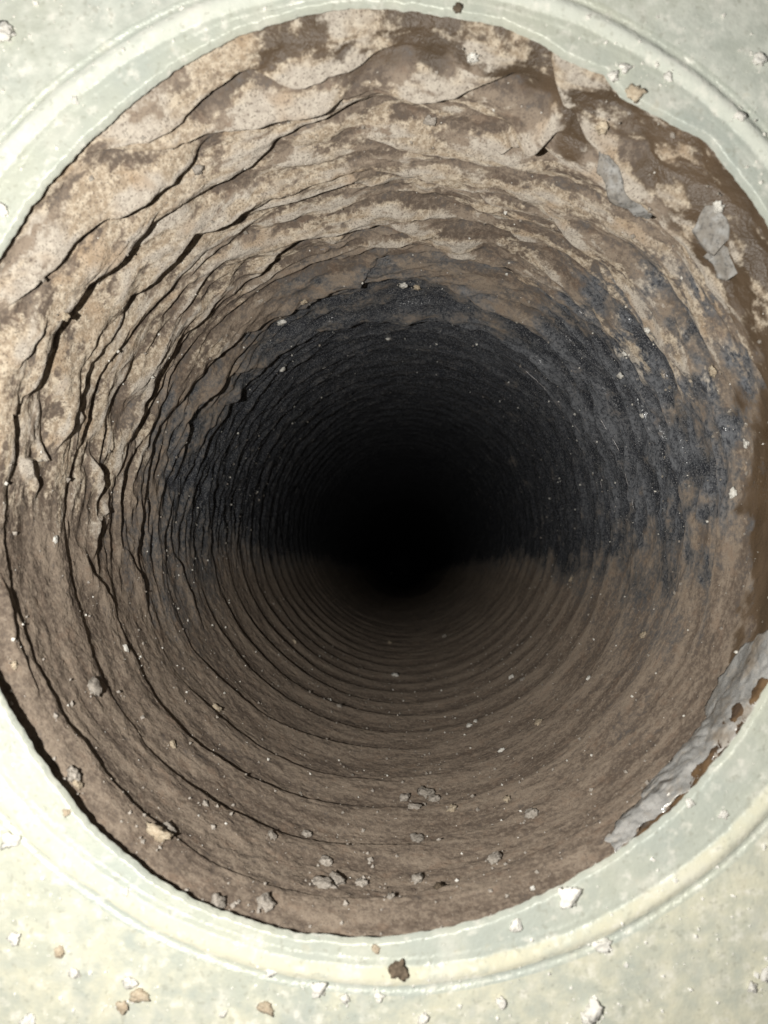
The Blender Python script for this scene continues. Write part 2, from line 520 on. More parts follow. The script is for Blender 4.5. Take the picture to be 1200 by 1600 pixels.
def step(v, w, f):
    """a pillow that swells over w, rounds over and drops sharply at v = 0"""
    x = np.clip(-v / w, 0, 1)
    xr = 0.16
    a_ = np.sqrt(np.clip(1 - (1 - np.minimum(x, xr) / xr) ** 2, 0, 1)) * 0.45 + 0.55
    b_ = 0.5 + 0.5 * np.cos(math.pi * np.clip((x - xr) / (1 - xr), 0, 1))
    return np.where(v < 0, np.where(x < xr, a_, b_), 0.55 * np.exp(-np.maximum(v, 0) / f))


H = np.zeros_like(D)
lines = []
NR = 42
leftness = sstep(-0.2, 0.8, -np.cos(th))
upness = sstep(-0.1, 0.7, np.sin(th))
for k in range(1, NR + 1):
    s_k = ring_line(k, th)
    lines.append(s_k)
    var = 0.80 + (0.8 if k < 6 else 0.35) * np.clip(perlin(np.cos(th) * 2.1 + 5.5 * k, np.sin(th) * 2.1, np.zeros_like(th) + 0.37 * k), -0.6, 0.6)
    midleft = leftness * (1 - sstep(0.35, 0.75, np.abs(np.sin(th))))
    amp = (0.025 - 0.013 * midleft) * var * (1.0 if k < 4 else 0.85)
    if k < 7: amp = amp + 0.018 * upness * var
    if k == 1: amp = amp * (1 + 0.5 * upness * leftness)
    if k > 6: amp = amp * 1.0
    lo = np.searchsorted(d_arr, s_k.min() - 0.35); hi = np.searchsorted(d_arr, s_k.max() + 0.1)
    v = D[lo:hi] - s_k[None, :]
    H[lo:hi] += amp[None, :] * step(v, 0.24 + 0.04 * math.sin(k * 2.3), 0.004 + 0.0009 * max(0, k - 2))
for pts, amp, w in CREASES:
    td = [px_to_duct(*p) for p in pts]
    t = np.unwrap([a for a, _ in td]); dd = np.array([b_ for _, b_ in td])
    o = np.argsort(t); t, dd = t[o], dd[o]
    # angle of every column relative to the middle of the fold
    mid = 0.5 * (t[0] + t[-1]); tt = mid + (th - mid + math.pi) % TAU - math.pi
    s_c = np.interp(tt, t, dd)
    ext = 0.05
    taper = sstep(t[0] - ext, t[0] + 0.3 * (t[-1] - t[0]), tt) * (1 - sstep(t[-1] - 0.3 * (t[-1] - t[0]), t[-1] + ext, tt))
    cols = np.where(taper > 0)[0]
    s_c = s_c + 0.002 * perlin(np.cos(th) * 30, np.sin(th) * 30, np.zeros_like(th) + amp * 977)
    lo = np.searchsorted(d_arr, s_c[cols].min() - 0.4); hi = np.searchsorted(d_arr, s_c[cols].max() + 0.1)
    v = D[lo:hi, cols] - s_c[cols][None, :]
    H[lo:hi, cols] += ((2.1 if math.sin(mid) > 0 else 1.2) * amp * taper[cols])[None, :] * step(v, 2.2 * w, 0.004)
# loose crumpling of the film, more near the mouth and along the top and left
near = 1 - sstep(1.9, 4.5, D)
loose = (0.22 + 0.78 * sstep(-0.02, 0.55, st - 0.15 * ct))
H += 0.012 * near * loose * fbm(ct * 2.2, st * 2.2, D * 5, 2)
# slack pleats that wander and lap over one another
def pleats(freq, warp, sc, sd):
    ph = D * freq + warp * fbm(ct * sc + sd, st * sc, D * 1.3 + sd, 2, 0.4)
    return (np.sin(math.pi * ph) ** 2 + 0.004) ** 0.42
top_loose = near * sstep(-0.05, 0.5, st - 0.10 * ct)
pm = np.clip(0.60 + 1.2 * fbm(ct * 2 + 4, st * 2, D * 2.5, 2), 0, 1)
H += 0.027 * top_loose * (0.35 + 0.65 * pm) * pleats(6.4, 0.75, 1.6, 2.0)
pm = np.clip(0.10 + 1.5 * fbm(ct * 3 + 8, st * 3, D * 3, 2), 0, 1)
H += 0.012 * (0.10 + 0.90 * loose) * near * (0.25 + 0.75 * pm) * pleats(10.5, 1.5, 2.2, 7.0)
# slanting rolls of slack film just inside the mouth, over the top only
tm = sstep(0.05, 0.5, st) * (1 - sstep(1.95, 2.35, D))
ph = (D + 0.19 * (TH - math.pi / 2)) * 7.5 + 1.1 * fbm(ct * 2.2 + 6, st * 2.2, D * 2.0, 2, 0.4)
am = np.clip(0.55 + 1.0 * fbm(ct * 3 + 1, st * 3 + 5, D * 3, 2), 0.1, 1)
H += 0.013 * tm * am * (np.sin(math.pi * ph) ** 2 + 0.003) ** 0.40
ph = (D - 0.12 * (TH - math.pi / 2)) * 13 + 1.6 * fbm(ct * 3 + 3, st * 3, D * 3.0, 2, 0.4)
am = np.clip(0.15 + 1.4 * fbm(ct * 4 + 7, st * 4 + 5, D * 4, 2), 0, 1)
H += 0.008 * tm * am * (np.sin(math.pi * ph) ** 2 + 0.003) ** 0.40
# fine wrinkles that run along the ribs of the bare film
fw = sstep(-0.35, 0.15, st) * sstep(1.9, 2.6, D) + 0.15 * leftness[None, :] * sstep(1.75, 2.2, D)
wr = perlin(ct * 4.2, st * 4.2, D * 12 + 1.2 * np.sin(2 * TH)); wr2 = perlin(ct * 9 + 2, st * 9, D * 22)
H += 0.021 * np.clip(fw, 0, 1) * (0.5 - np.sqrt(wr * wr + 0.002)) * 2 * (1 - 0.6 * sstep(4, 8, D))
H += 0.008 * np.clip(fw, 0, 1) * (0.5 - np.sqrt(wr2 * wr2 + 0.003)) * 2 * (1 - 0.8 * sstep(3, 6, D))
rid = perlin(ct * 4 + 3, st * 4, D * 13 + 0.5 * np.sin(3 * TH))
H += 0.007 * (0.3 + 0.7 * near) * loose * (0.5 - np.sqrt(rid * rid + 0.004)) * 2
rid = perlin(ct * 14, st * 14 + 4, D * 9)
H += 0.0030 * (0.35 + near) * loose * (0.5 - np.sqrt(rid * rid + 0.006)) * 2
H += 0.0016 * (0.5 + near) * fbm(ct * 24, st * 24, D * 20, 2)
H += 0.0006 * (0.5 + near) * fbm(ct * 70, st * 70, D * 60, 2)
# slack film folds both ways about the wire: take out the mean so the bore keeps its size
sel = (d_arr > 1.64) & (d_arr < 2.5)
mean_col = H[sel].mean(0)
kk = np.hanning(241); kk /= kk.sum()
mean_col = np.convolve(np.concatenate([mean_col[-120:], mean_col, mean_col[:120]]), kk, 'valid')
H -= 0.8 * mean_col[None, :] * (1 - sstep(2.3, 4.0, D))
# mouth of the duct stays tucked behind the rim
H *= 0.35 + 0.65 * sstep(1.60, 1.65, D)
RAD = tube_r(D) - H
CX, CZ = centre(D)
# the first few millimetres flare out to meet the back of the rim
c1x, c1z = centre(1.62)
tq = np.arctan2(c1z + st[0] * 1.05 - CZP, c1x + ct[0] * 1.05 - CXP)
rimx, rimz = CXP + rim_r(tq) * np.cos(tq), CZP + rim_r(tq) * np.sin(tq)
need = np.hypot(rimx - c1x, rimz - c1z) + 0.012
fm = 1 - sstep(1.636, 1.662, D)
RAD = RAD * (1 - fm) + np.maximum(RAD, need[None, :] * D / 1.62) * fm
PX, PZ, PY = (CX + RAD * ct) * R, (CZ + RAD * st) * R, (D - D0) * R
P = np.stack([PX, PY, PZ], -1)

# dirt, with some shade and sheen painted in: brown dust along the bottom and round the mouth; black film above it further in
wob = 0.12 * fbm(ct * 2.5 + 9, st * 2.5, D * 1.6, 4)
side = -np.cos(TH)
streak = fbm(ct * 5 + 1, st * 5, D * 9, 3)
Hb = H.copy()                                          # height above the local mean: crust on lips, plus fold shading painted browner in hollows
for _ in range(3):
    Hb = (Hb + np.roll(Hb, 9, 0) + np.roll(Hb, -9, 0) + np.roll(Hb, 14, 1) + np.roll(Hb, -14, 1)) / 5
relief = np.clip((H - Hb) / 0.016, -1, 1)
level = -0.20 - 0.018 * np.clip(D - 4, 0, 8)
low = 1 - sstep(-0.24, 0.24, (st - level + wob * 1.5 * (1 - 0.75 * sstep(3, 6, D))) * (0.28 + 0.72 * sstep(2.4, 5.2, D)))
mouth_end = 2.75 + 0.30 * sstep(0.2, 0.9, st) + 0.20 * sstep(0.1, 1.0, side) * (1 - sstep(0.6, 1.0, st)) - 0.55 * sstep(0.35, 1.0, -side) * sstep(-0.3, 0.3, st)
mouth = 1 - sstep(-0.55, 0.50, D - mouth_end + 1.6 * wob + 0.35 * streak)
DUST_DEPTH_SHADE = np.maximum(low * (1 - 0.18 * sstep(4, 9, D)), mouth)  # dust thinned with depth to paint the far floor darker
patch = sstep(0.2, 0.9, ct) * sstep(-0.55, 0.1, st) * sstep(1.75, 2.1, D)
DUST_DEPTH_SHADE = np.clip(DUST_DEPTH_SHADE - 0.5 * patch * (0.55 + 1.2 * fbm(ct * 9, st * 9 + 2, D * 7, 3)) + 0.16 * relief * (1 - low) + 0.10 * patch, 0, 1)
CRUST = sstep(-0.12, 0.50, st + 0.22 * side) * (1 - sstep(2.25, 3.15, D + 1.2 * wob + 0.25 * streak))
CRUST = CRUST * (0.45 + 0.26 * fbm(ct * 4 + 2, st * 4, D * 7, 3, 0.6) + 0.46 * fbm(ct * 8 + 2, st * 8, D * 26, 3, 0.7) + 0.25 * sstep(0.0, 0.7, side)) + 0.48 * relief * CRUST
CRUST = np.maximum(CRUST, 0.36 * sstep(0.4, 0.9, ct) * sstep(-0.4, 0.1, st) * (1 - sstep(2.0, 2.6, D)))
CRUST = np.clip(CRUST, 0, 1)
MB = [(700, 15), (800, 60), (840, 140), (900, 190), (985, 215), (1050, 290), (1110, 410), (1158, 500), (1170, 650), (1165, 800), (1150, 950), (1150, 1040)]
td = [px_to_duct(*p) for p in MB]
t = np.unwrap([a for a, _ in td]); dd = np.array([b_ for _, b_ in td]); o = np.argsort(t)
mid = 0.5 * (t.min() + t.max()); tt = mid + (th - mid + math.pi) % TAU - math.pi
bd = np.interp(tt, t[o], dd[o], left=1.5, right=1.5)
MAST = 1 - sstep(-0.09, 0.09, D - bd[None, :] + 0.12 * fbm(ct * 8, st * 8, D * 8, 3))
MAST = np.maximum(MAST, 0.9 * sstep(0.2, 0.6, st) * (1 - sstep(1.70, 1.80, D + 0.06 * fbm(ct * 9, st * 9, D * 6, 2))) * sstep(-0.6, -0.2, ct))
CRUST = np.clip(CRUST - 0.12 * MAST, 0, 1)
PAINTED_SHEEN = np.clip((0.25 + 0.75 * sstep(-0.1, 0.7, ct)) * sstep(-0.3, 0.1, st) * (1 - sstep(3.0, 4.6, D)) * (0.55 + 0.9 * streak + 0.7 * relief), 0, 1)  # film's glossy sheen painted as paler grey-blue, stronger right and on fold lips
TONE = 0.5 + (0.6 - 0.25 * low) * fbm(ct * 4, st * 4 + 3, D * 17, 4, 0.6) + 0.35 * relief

# split the liner along its fold lines; every fold near enough to pick out is a part
nr, nc = D.shape
faces = grid_faces(nr, nc)
fr = np.repeat(np.arange(nr - 1), nc); fc = np.tile(np.arange(nc), nr - 1)
dm = 0.5 * (d_arr[fr] + d_arr[fr + 1])
L = np.stack(lines)                                   # (NR, nc)
NPART = 26
idx = np.zeros(len(faces), dtype=np.int32)
for k in range(NPART):
    idx += (dm > L[k][fc] + 0.01 + 0.0012 * k).astype(np.int32)
# vertex normals of the whole sheet, shared across the seams
du = np.roll(P, -1, 1) - np.roll(P, 1, 1)
dv = np.gradient(P, axis=0)
NRM = np.cross(dv, du); NRM /= np.linalg.norm(NRM, axis=-1, keepdims=True) + 1e-12
inward = np.stack([-ct, 0 * ct, -st], -1)
NRM *= np.sign((NRM * inward).sum(-1, keepdims=True))
Pf, Nf = P.reshape(-1, 3), NRM.reshape(-1, 3)
at_all = {'dust': DUST_DEPTH_SHADE.ravel(), 'crust': CRUST.ravel(), 'mastic': MAST.ravel(), 'tone': TONE.ravel(), 'painted_sheen': PAINTED_SHEEN.ravel()}
# faces must turn inwards
f0 = faces[len(faces) // 2]
n0 = np.cross(Pf[f0[1]] - Pf[f0[0]], Pf[f0[3]] - Pf[f0[0]])
if (n0 * inward.reshape(-1, 3)[f0[0]]).sum() < 0: faces = faces[:, ::-1]
duct = empty('flexible_duct', (0, 0, 0))
tag(duct, 'dirty round flexible duct with creased folded liner running into darkness', 'duct')
for k in range(NPART + 1):
    fs = faces[idx == k]
    if not len(fs): continue
    uq, inv = np.unique(fs, return_inverse=True)
    nm = 'liner_fold' if k < NPART else 'liner'
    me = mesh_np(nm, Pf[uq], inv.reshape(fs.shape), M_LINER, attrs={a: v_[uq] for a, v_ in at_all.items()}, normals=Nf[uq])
    o = link(nm, me, duct)
    if k == NPART: o['label'] = 'far end of the liner lost in darkness'
# unseen cone added past the last ring, closing the bore so it stays dark
cxe, cze = centre(d_arr[-1])
ring = P[-1]
V = np.concatenate([ring, [[cxe * R, (d_arr[-1] - D0) * R + 4.0, cze * R - 0.35]]])
ii = np.arange(nc)
link('added_end_cone', mesh_np('added_end_cone', V, np.stack([ii, (ii + 1) % nc, np.full(nc, nc)], -1), M_LINER,
                        attrs={'dust': np.zeros(nc + 1), 'crust': np.zeros(nc + 1), 'mastic': np.zeros(nc + 1), 'tone': np.zeros(nc + 1), 'painted_sheen': np.zeros(nc + 1)}), duct)


def wall_radius(t, d):
    i = min(max(np.searchsorted(d_arr, d), 0), nr - 1)
    j = int(round((t + math.pi) / TAU * nc)) % nc
    return RAD[i, j]


def hit_wall(px, py, start=1.64):
    """first point of the folded wall seen at a picture point: position, inward direction, (theta, d)"""
    u, w = (px - 600) / F, (800 - py) / F
    d = start
    while d < 12:
        cx, cz = centre(d)
        t = math.atan2(w * d - cz, u * d - cx)
        if math.hypot(w * d - cz, u * d - cx) >= wall_radius(t, d): break
        d += 0.004
    cx, cz = centre(d)
    return wall_point(t, d) + ((t, d),)


def wall_point(t, d, lift=0.0):
    cx, cz = centre(d)
    r = wall_radius(t, d) - lift
    return Vector(((cx + r * math.cos(t)) * R, (d - D0) * R, (cz + r * math.sin(t)) * R)), Vector((-math.cos(t), 0, -math.sin(t)))


# exposed loops of the spiral wire
def tube_mesh(name, pts, rad, mat, seg=8):
    pts = [Vector(p) for p in pts]
    V, Fc = [], []
    for i, p in enumerate(pts):
        tg = (pts[min(i + 1, len(pts) - 1)] - pts[max(i - 1, 0)]).normalized()
        a = tg.cross(Vector((0, 1, 0))).normalized(); b_ = tg.cross(a)
        rr_ = rad * (0.35 if i in (0, len(pts) - 1) else 1)
        for s in range(seg):
            V.append(p + (a * math.cos(TAU * s / seg) + b_ * math.sin(TAU * s / seg)) * rr_)
    for i in range(len(pts) - 1):
        for s in range(seg):
            Fc.append((i * seg + s, i * seg + (s + 1) % seg, (i + 1) * seg + (s + 1) % seg, (i + 1) * seg + s))
    return mesh_np(name, V, Fc, mat)


WIRES = [
    [(500, 389), (530, 382), (560, 377), (590, 375), (617, 375), (660, 377), (700, 382)],
    [(795, 545), (825, 570), (865, 605), (895, 640), (920, 680), (940, 730), (952, 790)],
    [(955, 645), (975, 690), (990, 740), (999, 795)],
    [(255, 832), (256, 855), (258, 880), (260, 906)],
    [(540, 657), (560, 651), (585, 646)],
    [(486, 668), (500, 660), (517, 651)],
    [(770, 402), (815, 425), (860, 458), (900, 492)],
]
for pts in WIRES:
    td = [px_to_duct(*p) for p in pts]
    t = np.unwrap([a for a, _ in td]); dd = np.array([b_ for _, b_ in td])
    n = 40; uu = np.linspace(0, 1, n); base = np.linspace(0, 1, len(pts))
    tt_, ds = np.interp(uu, base, t), np.interp(uu, base, dd)
    ds = np.convolve(np.pad(ds, 4, 'edge'), np.ones(9) / 9, 'valid')
    cr = [wall_radius((a + math.pi) % TAU - math.pi, b_) for a, b_ in zip(tt_, ds)]
    cr = np.convolve(np.pad(cr, 6, 'edge'), np.ones(13) / 13, 'valid')
    P3 = []
    for a, b_, c_ in zip(tt_, ds, cr):
        cx, cz = centre(b_)
        P3.append(((cx + (c_ - 0.0012) * math.cos(a)) * R, (b_ - D0) * R, (cz + (c_ - 0.0012) * math.sin(a)) * R))
    i = 0
    while i < n - 5:
        j = min(n, i + random.randint(6, 15))
        link('wire', tube_mesh('wire', P3[i:j], 0.00017, M_WIRE), duct)
        i = j + random.randint(1, 6)

# ------------------------------------------------------------------ torn foil tape under the rim, with its adhesive
def wall_sheet(name, edge_a, edge_b, mat, nu=70, nv=16, lift=0.012, crinkle=0.010, parent=None, ragged=0.0, seed=1.0, thick=0.0006, curl=0.0):
    """a crumpled sheet lying on the duct wall between two picture outlines"""
    def along(e, n):
        td = [px_to_duct(*p) for p in e]
        t = np.unwrap([a for a, _ in td]); dd = np.array([b_ for _, b_ in td])
        L_ = np.linspace(0, 1, len(e)); uu = np.linspace(0, 1, n)
        return np.interp(uu, L_, t), np.interp(uu, L_, dd)
    ta, da = along(edge_a, nu); tb, db = along(edge_b, nu)
    while ta.mean() - tb.mean() > math.pi: tb = tb + TAU
    while tb.mean() - ta.mean() > math.pi: ta = ta + TAU
    v = np.linspace(0, 1, nv)[:, None]
    T = ta[None] * (1 - v) + tb[None] * v; Dd = da[None] * (1 - v) + db[None] * v
    nz = lambda s, k: perlin(np.cos(T) * s + seed, np.sin(T) * s, Dd * s + k)
    Dd = Dd + ragged * nz(30, 1.1) * np.where((v < 0.05) | (v > 0.95), 1, 0.3)
    T = T + ragged * nz(34, 4.1) * 0.5
    base = np.vectorize(lambda a, b_: wall_radius((a + math.pi) % TAU - math.pi, b_))(T, Dd)
    hgt = lift + crinkle * (np.abs(nz(11, 2.2)) * 2 - 0.4) * 0.6 + crinkle * 0.6 * (np.abs(nz(24, 6.2)) * 2 - 0.4) + crinkle * 0.2 * (np.abs(nz(55, 3.0)) - 0.2)
    hgt = np.maximum(hgt * ((1 - curl) * (0.35 + 0.65 * np.sin(math.pi * np.clip(v, 0.04, 0.96))) + curl * (0.15 + 1.3 * v)), 0.002)
    cx, cz = centre(Dd)
    def pos(h):
        r = base - h
        return np.stack([(cx + r * np.cos(T)) * R, (Dd - D0) * R, (cz + r * np.sin(T)) * R], -1)
    topv, botv = pos(hgt), pos(hgt - thick / R)
    Vv = np.concatenate([topv.reshape(-1, 3), botv.reshape(-1, 3)])
    f = grid_faces(nv, nu, wrap=False)
    nn = nv * nu
    fs = [f, f[:, ::-1] + nn]
    idx_ = np.arange(nn).reshape(nv, nu)
    for row in (idx_[0], idx_[-1][::-1], idx_[:, -1], idx_[:, 0][::-1]):
        fs.append(np.stack([row[1:], row[:-1], row[:-1] + nn, row[1:] + nn], -1))
    return link(name, mesh_np(name, Vv, np.concatenate(fs), mat), parent)


tape = empty('foil_tape', wall_point(-0.7, 1.7)[0])
tag(tape, 'long crinkled strip of silver foil tape along the lower right rim', 'foil tape')


def keep(o, parent):
    o.parent = parent
    o.matrix_parent_inverse.identity()
    # vertices are in world units: shift them to the parent's frame
    me = o.data; lc = parent.location
    co_ = np.empty(len(me.vertices) * 3, dtype=np.float32); me.vertices.foreach_get('co', co_)
    me.vertices.foreach_set('co', (co_.reshape(-1, 3) - np.array(lc, dtype=np.float32)).ravel()); me.update()


s = wall_sheet('strip', [(1205, 985), (1160, 1005), (1120, 1060), (1099, 1108), (1098, 1128)], [(1225, 1085), (1195, 1095), (1165, 1135), (1140, 1170), (1118, 1190)],
               M_FOIL, 100, 30, 0.006, 0.007, None, 0.02, 2.0); keep(s, tape)
s = wall_sheet('strip', [(1098, 1132), (1072, 1152), (1040, 1200), (1008, 1255), (975, 1290), (950, 1322)], [(1140, 1150), (1122, 1190), (1085, 1235), (1050, 1265), (1005, 1302), (965, 1335)],
               M_FOIL, 120, 26, 0.006, 0.008, None, 0.03, 5.0); keep(s, tape)
s = wall_sheet('adhesive_residue', [(1185, 1065), (1158, 1100), (1135, 1150), (1090, 1210), (1045, 1262), (985, 1312)], [(1225, 1070), (1180, 1125), (1150, 1165), (1104, 1232), (1060, 1282), (1000, 1322)],
               M_GLUE, 110, 10, 0.004, 0.012, None, 0.05, 8.0); keep(s, tape)

for lab, ea, eb, mt, lf, cr, sd in [
    ('long grey foil sliver curling off the brown sealant at the upper right', [(950, 205), (972, 210), (990, 240), (1015, 285), (1036, 320)], [(958, 228), (972, 245), (990, 268), (1010, 295), (1030, 326)], M_FOILD, 0.018, 0.006, 1.3),
    ('upper of two grey foil flakes beside the right rim, with pale crumb on top', [(1112, 312), (1125, 318), (1142, 335), (1150, 365)], [(1108, 335), (1115, 352), (1128, 372), (1140, 380)], M_FOILD, 0.016, 0.008, 3.1),
    ('lower of two grey foil flakes beside the right rim', [(1136, 372), (1148, 378), (1160, 400), (1166, 418)], [(1126, 380), (1132, 396), (1145, 418), (1158, 424)], M_FOILD, 0.016, 0.008, 4.4),
]:
    e = empty('foil_shred')
    s = wall_sheet('flake', ea, eb, mt, 40, 12, lf, cr, None, 0.007, sd, curl=1.0)
    c0 = Vector(s.data.vertices[0].co)
    e.location = c0
    keep(s, e)
    tag(e, lab, 'foil scrap', 'torn foil scraps inside the duct mouth')

# ------------------------------------------------------------------ crumbs
def lump_mesh(name, seed, sub=3, rough=0.55, flat=0.7):
    import bmesh
    bm = bmesh.new()
    bmesh.ops.create_icosphere(bm, subdivisions=sub, radius=1.0)
    rs = np.random.default_rng(seed)
    # faceted crumb: cut by random planes, then roughened
    pl = rs.normal(size=(10, 3)); pl /= np.linalg.norm(pl, axis=1)[:, None]; off = rs.uniform(0.55, 0.9, 10)
    co_ = np.array([v.co[:] for v in bm.verts])
    for n_, o_ in zip(pl, off):
        dd_ = co_ @ n_ - o_
        co_ = co_ - np.outer(np.clip(dd_, 0, None), n_) * 0.9
    nse = fbm(co_[:, 0] * 2.0 + seed, co_[:, 1] * 2.0, co_[:, 2] * 2.0, 3, 0.6)
    co_ = co_ * (1 + rough * nse)[:, None]
    co_[:, 2] *= flat
    co_[:, 0] *= rs.uniform(0.95, 1.3)
    for v, c_ in zip(bm.verts, co_): v.co = c_
    me = bpy.data.meshes.new(name)
    bm.to_mesh(me); bm.free()
    for p in me.polygons: p.use_smooth = True
    return me


LUMPS = {}
for mn, mt in (('pale', M_PALE), ('grey', M_GREY), ('tan', M_TAN), ('dark', M_DARK)):
    LUMPS[mn] = []
    for i in range(6):
        me = lump_mesh('crumb', 11 * i + len(mn)); me.materials.append(mt); LUMPS[mn].append(me)
_gi = 0
FRAG = {}


def plate_y(x, z):
    dx, dz_ = x / R - CXP, z / R - CZP
    t = math.atan2(dz_, dx); r = math.hypot(dx, dz_); rr0 = 1.0
    qq = (r - rr0) / (R_GROOVE - rr0)
    return float(collar_y(np.array([qq]))[0]) if qq < 1.1 else -0.001


def crumb(px, py, size, where, kind, label, group, flat=None, cat='crumb', name='crumb'):
    global _gi
    _gi += 1
    rs = random.Random(_gi * 13 + 5)
    me = LUMPS[kind][_gi % 6]
    if where == 'plate':
        x, z = (px - 600) / F * D0 * R, (800 - py) / F * D0 * R
        pos = Vector((x, plate_y(x, z), z)); nrm = Vector((0, -1, 0)); d = D0
    else:
        pos, nrm, (t, d) = hit_wall(px, py)
    rad = 0.5 * size / F * d * R
    o = link(name, me)
    h = rad * (flat or rs.uniform(0.75, 1.05))
    o.scale = (rad * rs.uniform(0.9, 1.1), rad * rs.uniform(0.8, 1.05), h)
    o.rotation_mode = 'QUATERNION'
    qn = nrm.to_track_quat('Z', 'Y')
    from mathutils import Quaternion
    o.rotation_quaternion = qn @ Quaternion((0, 0, 1), rs.uniform(0, TAU))
    o.location = pos + nrm * h * 0.38
    for _ in range(7):
        off = Vector((rs.gauss(0, 1), rs.gauss(0, 1), rs.gauss(0, 1))) * rad * 1.6
        off -= nrm * off.dot(nrm)
        if where == 'plate':
            fx, fz = (pos + off).x / R - CXP, (pos + off).z / R - CZP
            if math.hypot(fx, fz) < float(rim_r(math.atan2(fz, fx))) + 0.01: continue
        FRAG.setdefault(kind if where == 'plate' else 'grey', []).append((tuple(pos + off + nrm * rad * 0.02), rad * rs.uniform(0.08, 0.26)))
    tag(o, label, cat, group)
    return o


GP, GD, GR = 'crumbs on the metal plate', 'crumbs inside the duct', 'crumbs on the collar rim'
C = crumb
# on the plate and collar
C(885, 1396, 36, 'plate', 'pale', 'largest white crumb with a dark pit, on the collar edge at lower right', GR)
C(622, 1508, 34, 'plate', 'dark', 'brown crumb on the collar bead at bottom centre', GR)
C(806, 1443, 18, 'plate', 'pale', 'small round white crumb on the collar below the largest white crumb', GR)
C(936, 1472, 27, 'plate', 'pale', 'square white crumb on the plate below the collar, lower right', GP)
C(925, 1570, 32, 'plate', 'pale', 'white crumb at the bottom edge, upper half of a hooked pair', GP)
C(915, 1586, 20, 'plate', 'pale', 'white crumb at the bottom edge, lower half of a hooked pair', GP)
C(497, 1540, 25, 'plate', 'pale', 'bright white crumb with a brown shadow just below the collar bead', GP)
C(22, 1308, 28, 'plate', 'pale', 'white crumb on the plate at far lower left beside the bead', GP)
C(205, 1530, 20, 'plate', 'pale', 'white crumb above a tan crumb on the lower left plate', GP)
C(222, 1548, 22, 'plate', 'tan', 'tan crumb beside white crumb on the lower left plate', GP)
C(195, 1566, 20, 'plate', 'tan', 'lowest tan crumb of three on the lower left plate', GP)
C(120, 1514, 17, 'plate', 'pale', 'single round white crumb on the lower left plate', GP)
C(97, 1482, 17, 'plate', 'tan', 'yellowish crumb on the plate above a round white one, lower left', GP)
C(27, 1460, 20, 'plate', 'pale', 'white crumb near the left edge below the collar', GP)
C(50, 1592, 24, 'plate', 'pale', 'white crumb cut by the bottom edge at lower left', GP)
C(418, 1568, 22, 'plate', 'tan', 'tan crumb on the plate left of the bright white one', GP)
C(425, 1512, 16, 'plate', 'pale', 'white crumb on the bead at bottom, left of centre', GR)
C(350, 1578, 12, 'plate', 'pale', 'tiny white crumb on the bottom plate between tan crumbs', GP)
C(540, 1556, 14, 'plate', 'pale', 'small white crumb right of the bright white one below the bead', GP)
C(592, 1551, 15, 'plate', 'pale', 'small white crumb straight below the brown crumb', GP)
C(660, 1584, 17, 'plate', 'pale', 'white crumb at bottom edge, right of centre', GP)
C(782, 1562, 16, 'plate', 'pale', 'white crumb on the bottom plate between centre and hooked pair', GP)
C(1126, 1270, 15, 'plate', 'pale', 'white crumb on the collar below the foil tape', GR)
C(1192, 1516, 20, 'plate', 'pale', 'white crumb at the right edge of the lower plate', GP)
C(1170, 1538, 15, 'plate', 'pale', 'smaller white crumb beside the one at the right edge, lower plate', GP)
C(1075, 1252, 13, 'plate', 'pale', 'little white crumb on the rim at the end of the adhesive', GR)
C(10, 56, 34, 'plate', 'pale', 'white crumb at the top left corner of the plate', GP)
C(8, 332, 18, 'plate', 'pale', 'white crumb at the left edge on the upper collar', GR)
C(120, 162, 14, 'plate', 'pale', 'white crumb on the upper left collar', GR)
C(988, 152, 30, 'plate', 'tan', 'tan crumb lodged on the upper right rim', GR)
C(955, 124, 16, 'plate', 'pale', 'white crumb on the rim above the tan lodged one', GR)
C(973, 111, 17, 'plate', 'pale', 'round white crumb on the upper right collar', GR)
C(1040, 125, 14, 'plate', 'pale', 'white crumb on the collar right of the round one', GR)
C(1180, 97, 20, 'plate', 'pale', 'white crumb on the upper right plate', GP)
C(1148, 190, 16, 'plate', 'pale', 'white crumb on the upper right bead', GR)
C(715, 18, 16, 'plate', 'dark', 'small dark crumb on the top rim', GR)
C(198, 1388, 14, 'plate', 'pale', 'white crumb on the lower left collar band', GR)
C(106, 1266, 14, 'plate', 'tan', 'yellowish crumb on the lower left rim edge', GR)
C(588, 1478, 14, 'plate', 'tan', 'brownish crumb on the bottom rim', GR)
# inside the duct
C(243, 1308, 30, 'duct', 'tan', 'large tan crumb on the lower left duct fold', GD)
C(262, 1298, 26, 'duct', 'grey', 'grey crumb touching the large tan crumb, casting a long dark shadow', GD)
C(143, 1076, 28, 'duct', 'grey', 'large grey crumb on the left duct wall beside a fold', GD)
C(110, 1216, 26, 'duct', 'grey', 'grey crumb on the outermost fold at lower left', GD)
C(118, 1228, 18, 'duct', 'tan', 'tan crumb just under the grey one on the outermost left fold', GD)
C(337, 1107, 17, 'duct', 'tan', 'yellowish seed-shaped crumb on the left lower folds', GD)
C(268, 1164, 13, 'duct', 'tan', 'brown crumb with a black shadow left of the seed-shaped crumb', GD)
C(195, 1014, 13, 'duct', 'pale', 'pale double crumb on the left wall above the large grey crumb', GD)
C(84, 843, 12, 'duct', 'pale', 'pale crumb on the left wall at mid height', GD)
C(18, 1041, 14, 'duct', 'tan', 'pale tan crumb near the left rim', GD)
C(340, 1415, 30, 'duct', 'grey', 'pale translucent crumb against the lower left rim', GD)
C(415, 1416, 34, 'duct', 'grey', 'flat grey crumb at the bottom left of the duct mouth', GD)
C(510, 1350, 20, 'duct', 'grey', 'upper crumb of the cluster at the bottom of the duct', GD)
C(525, 1378, 26, 'duct', 'grey', 'right crumb of the cluster at the bottom of the duct', GD)
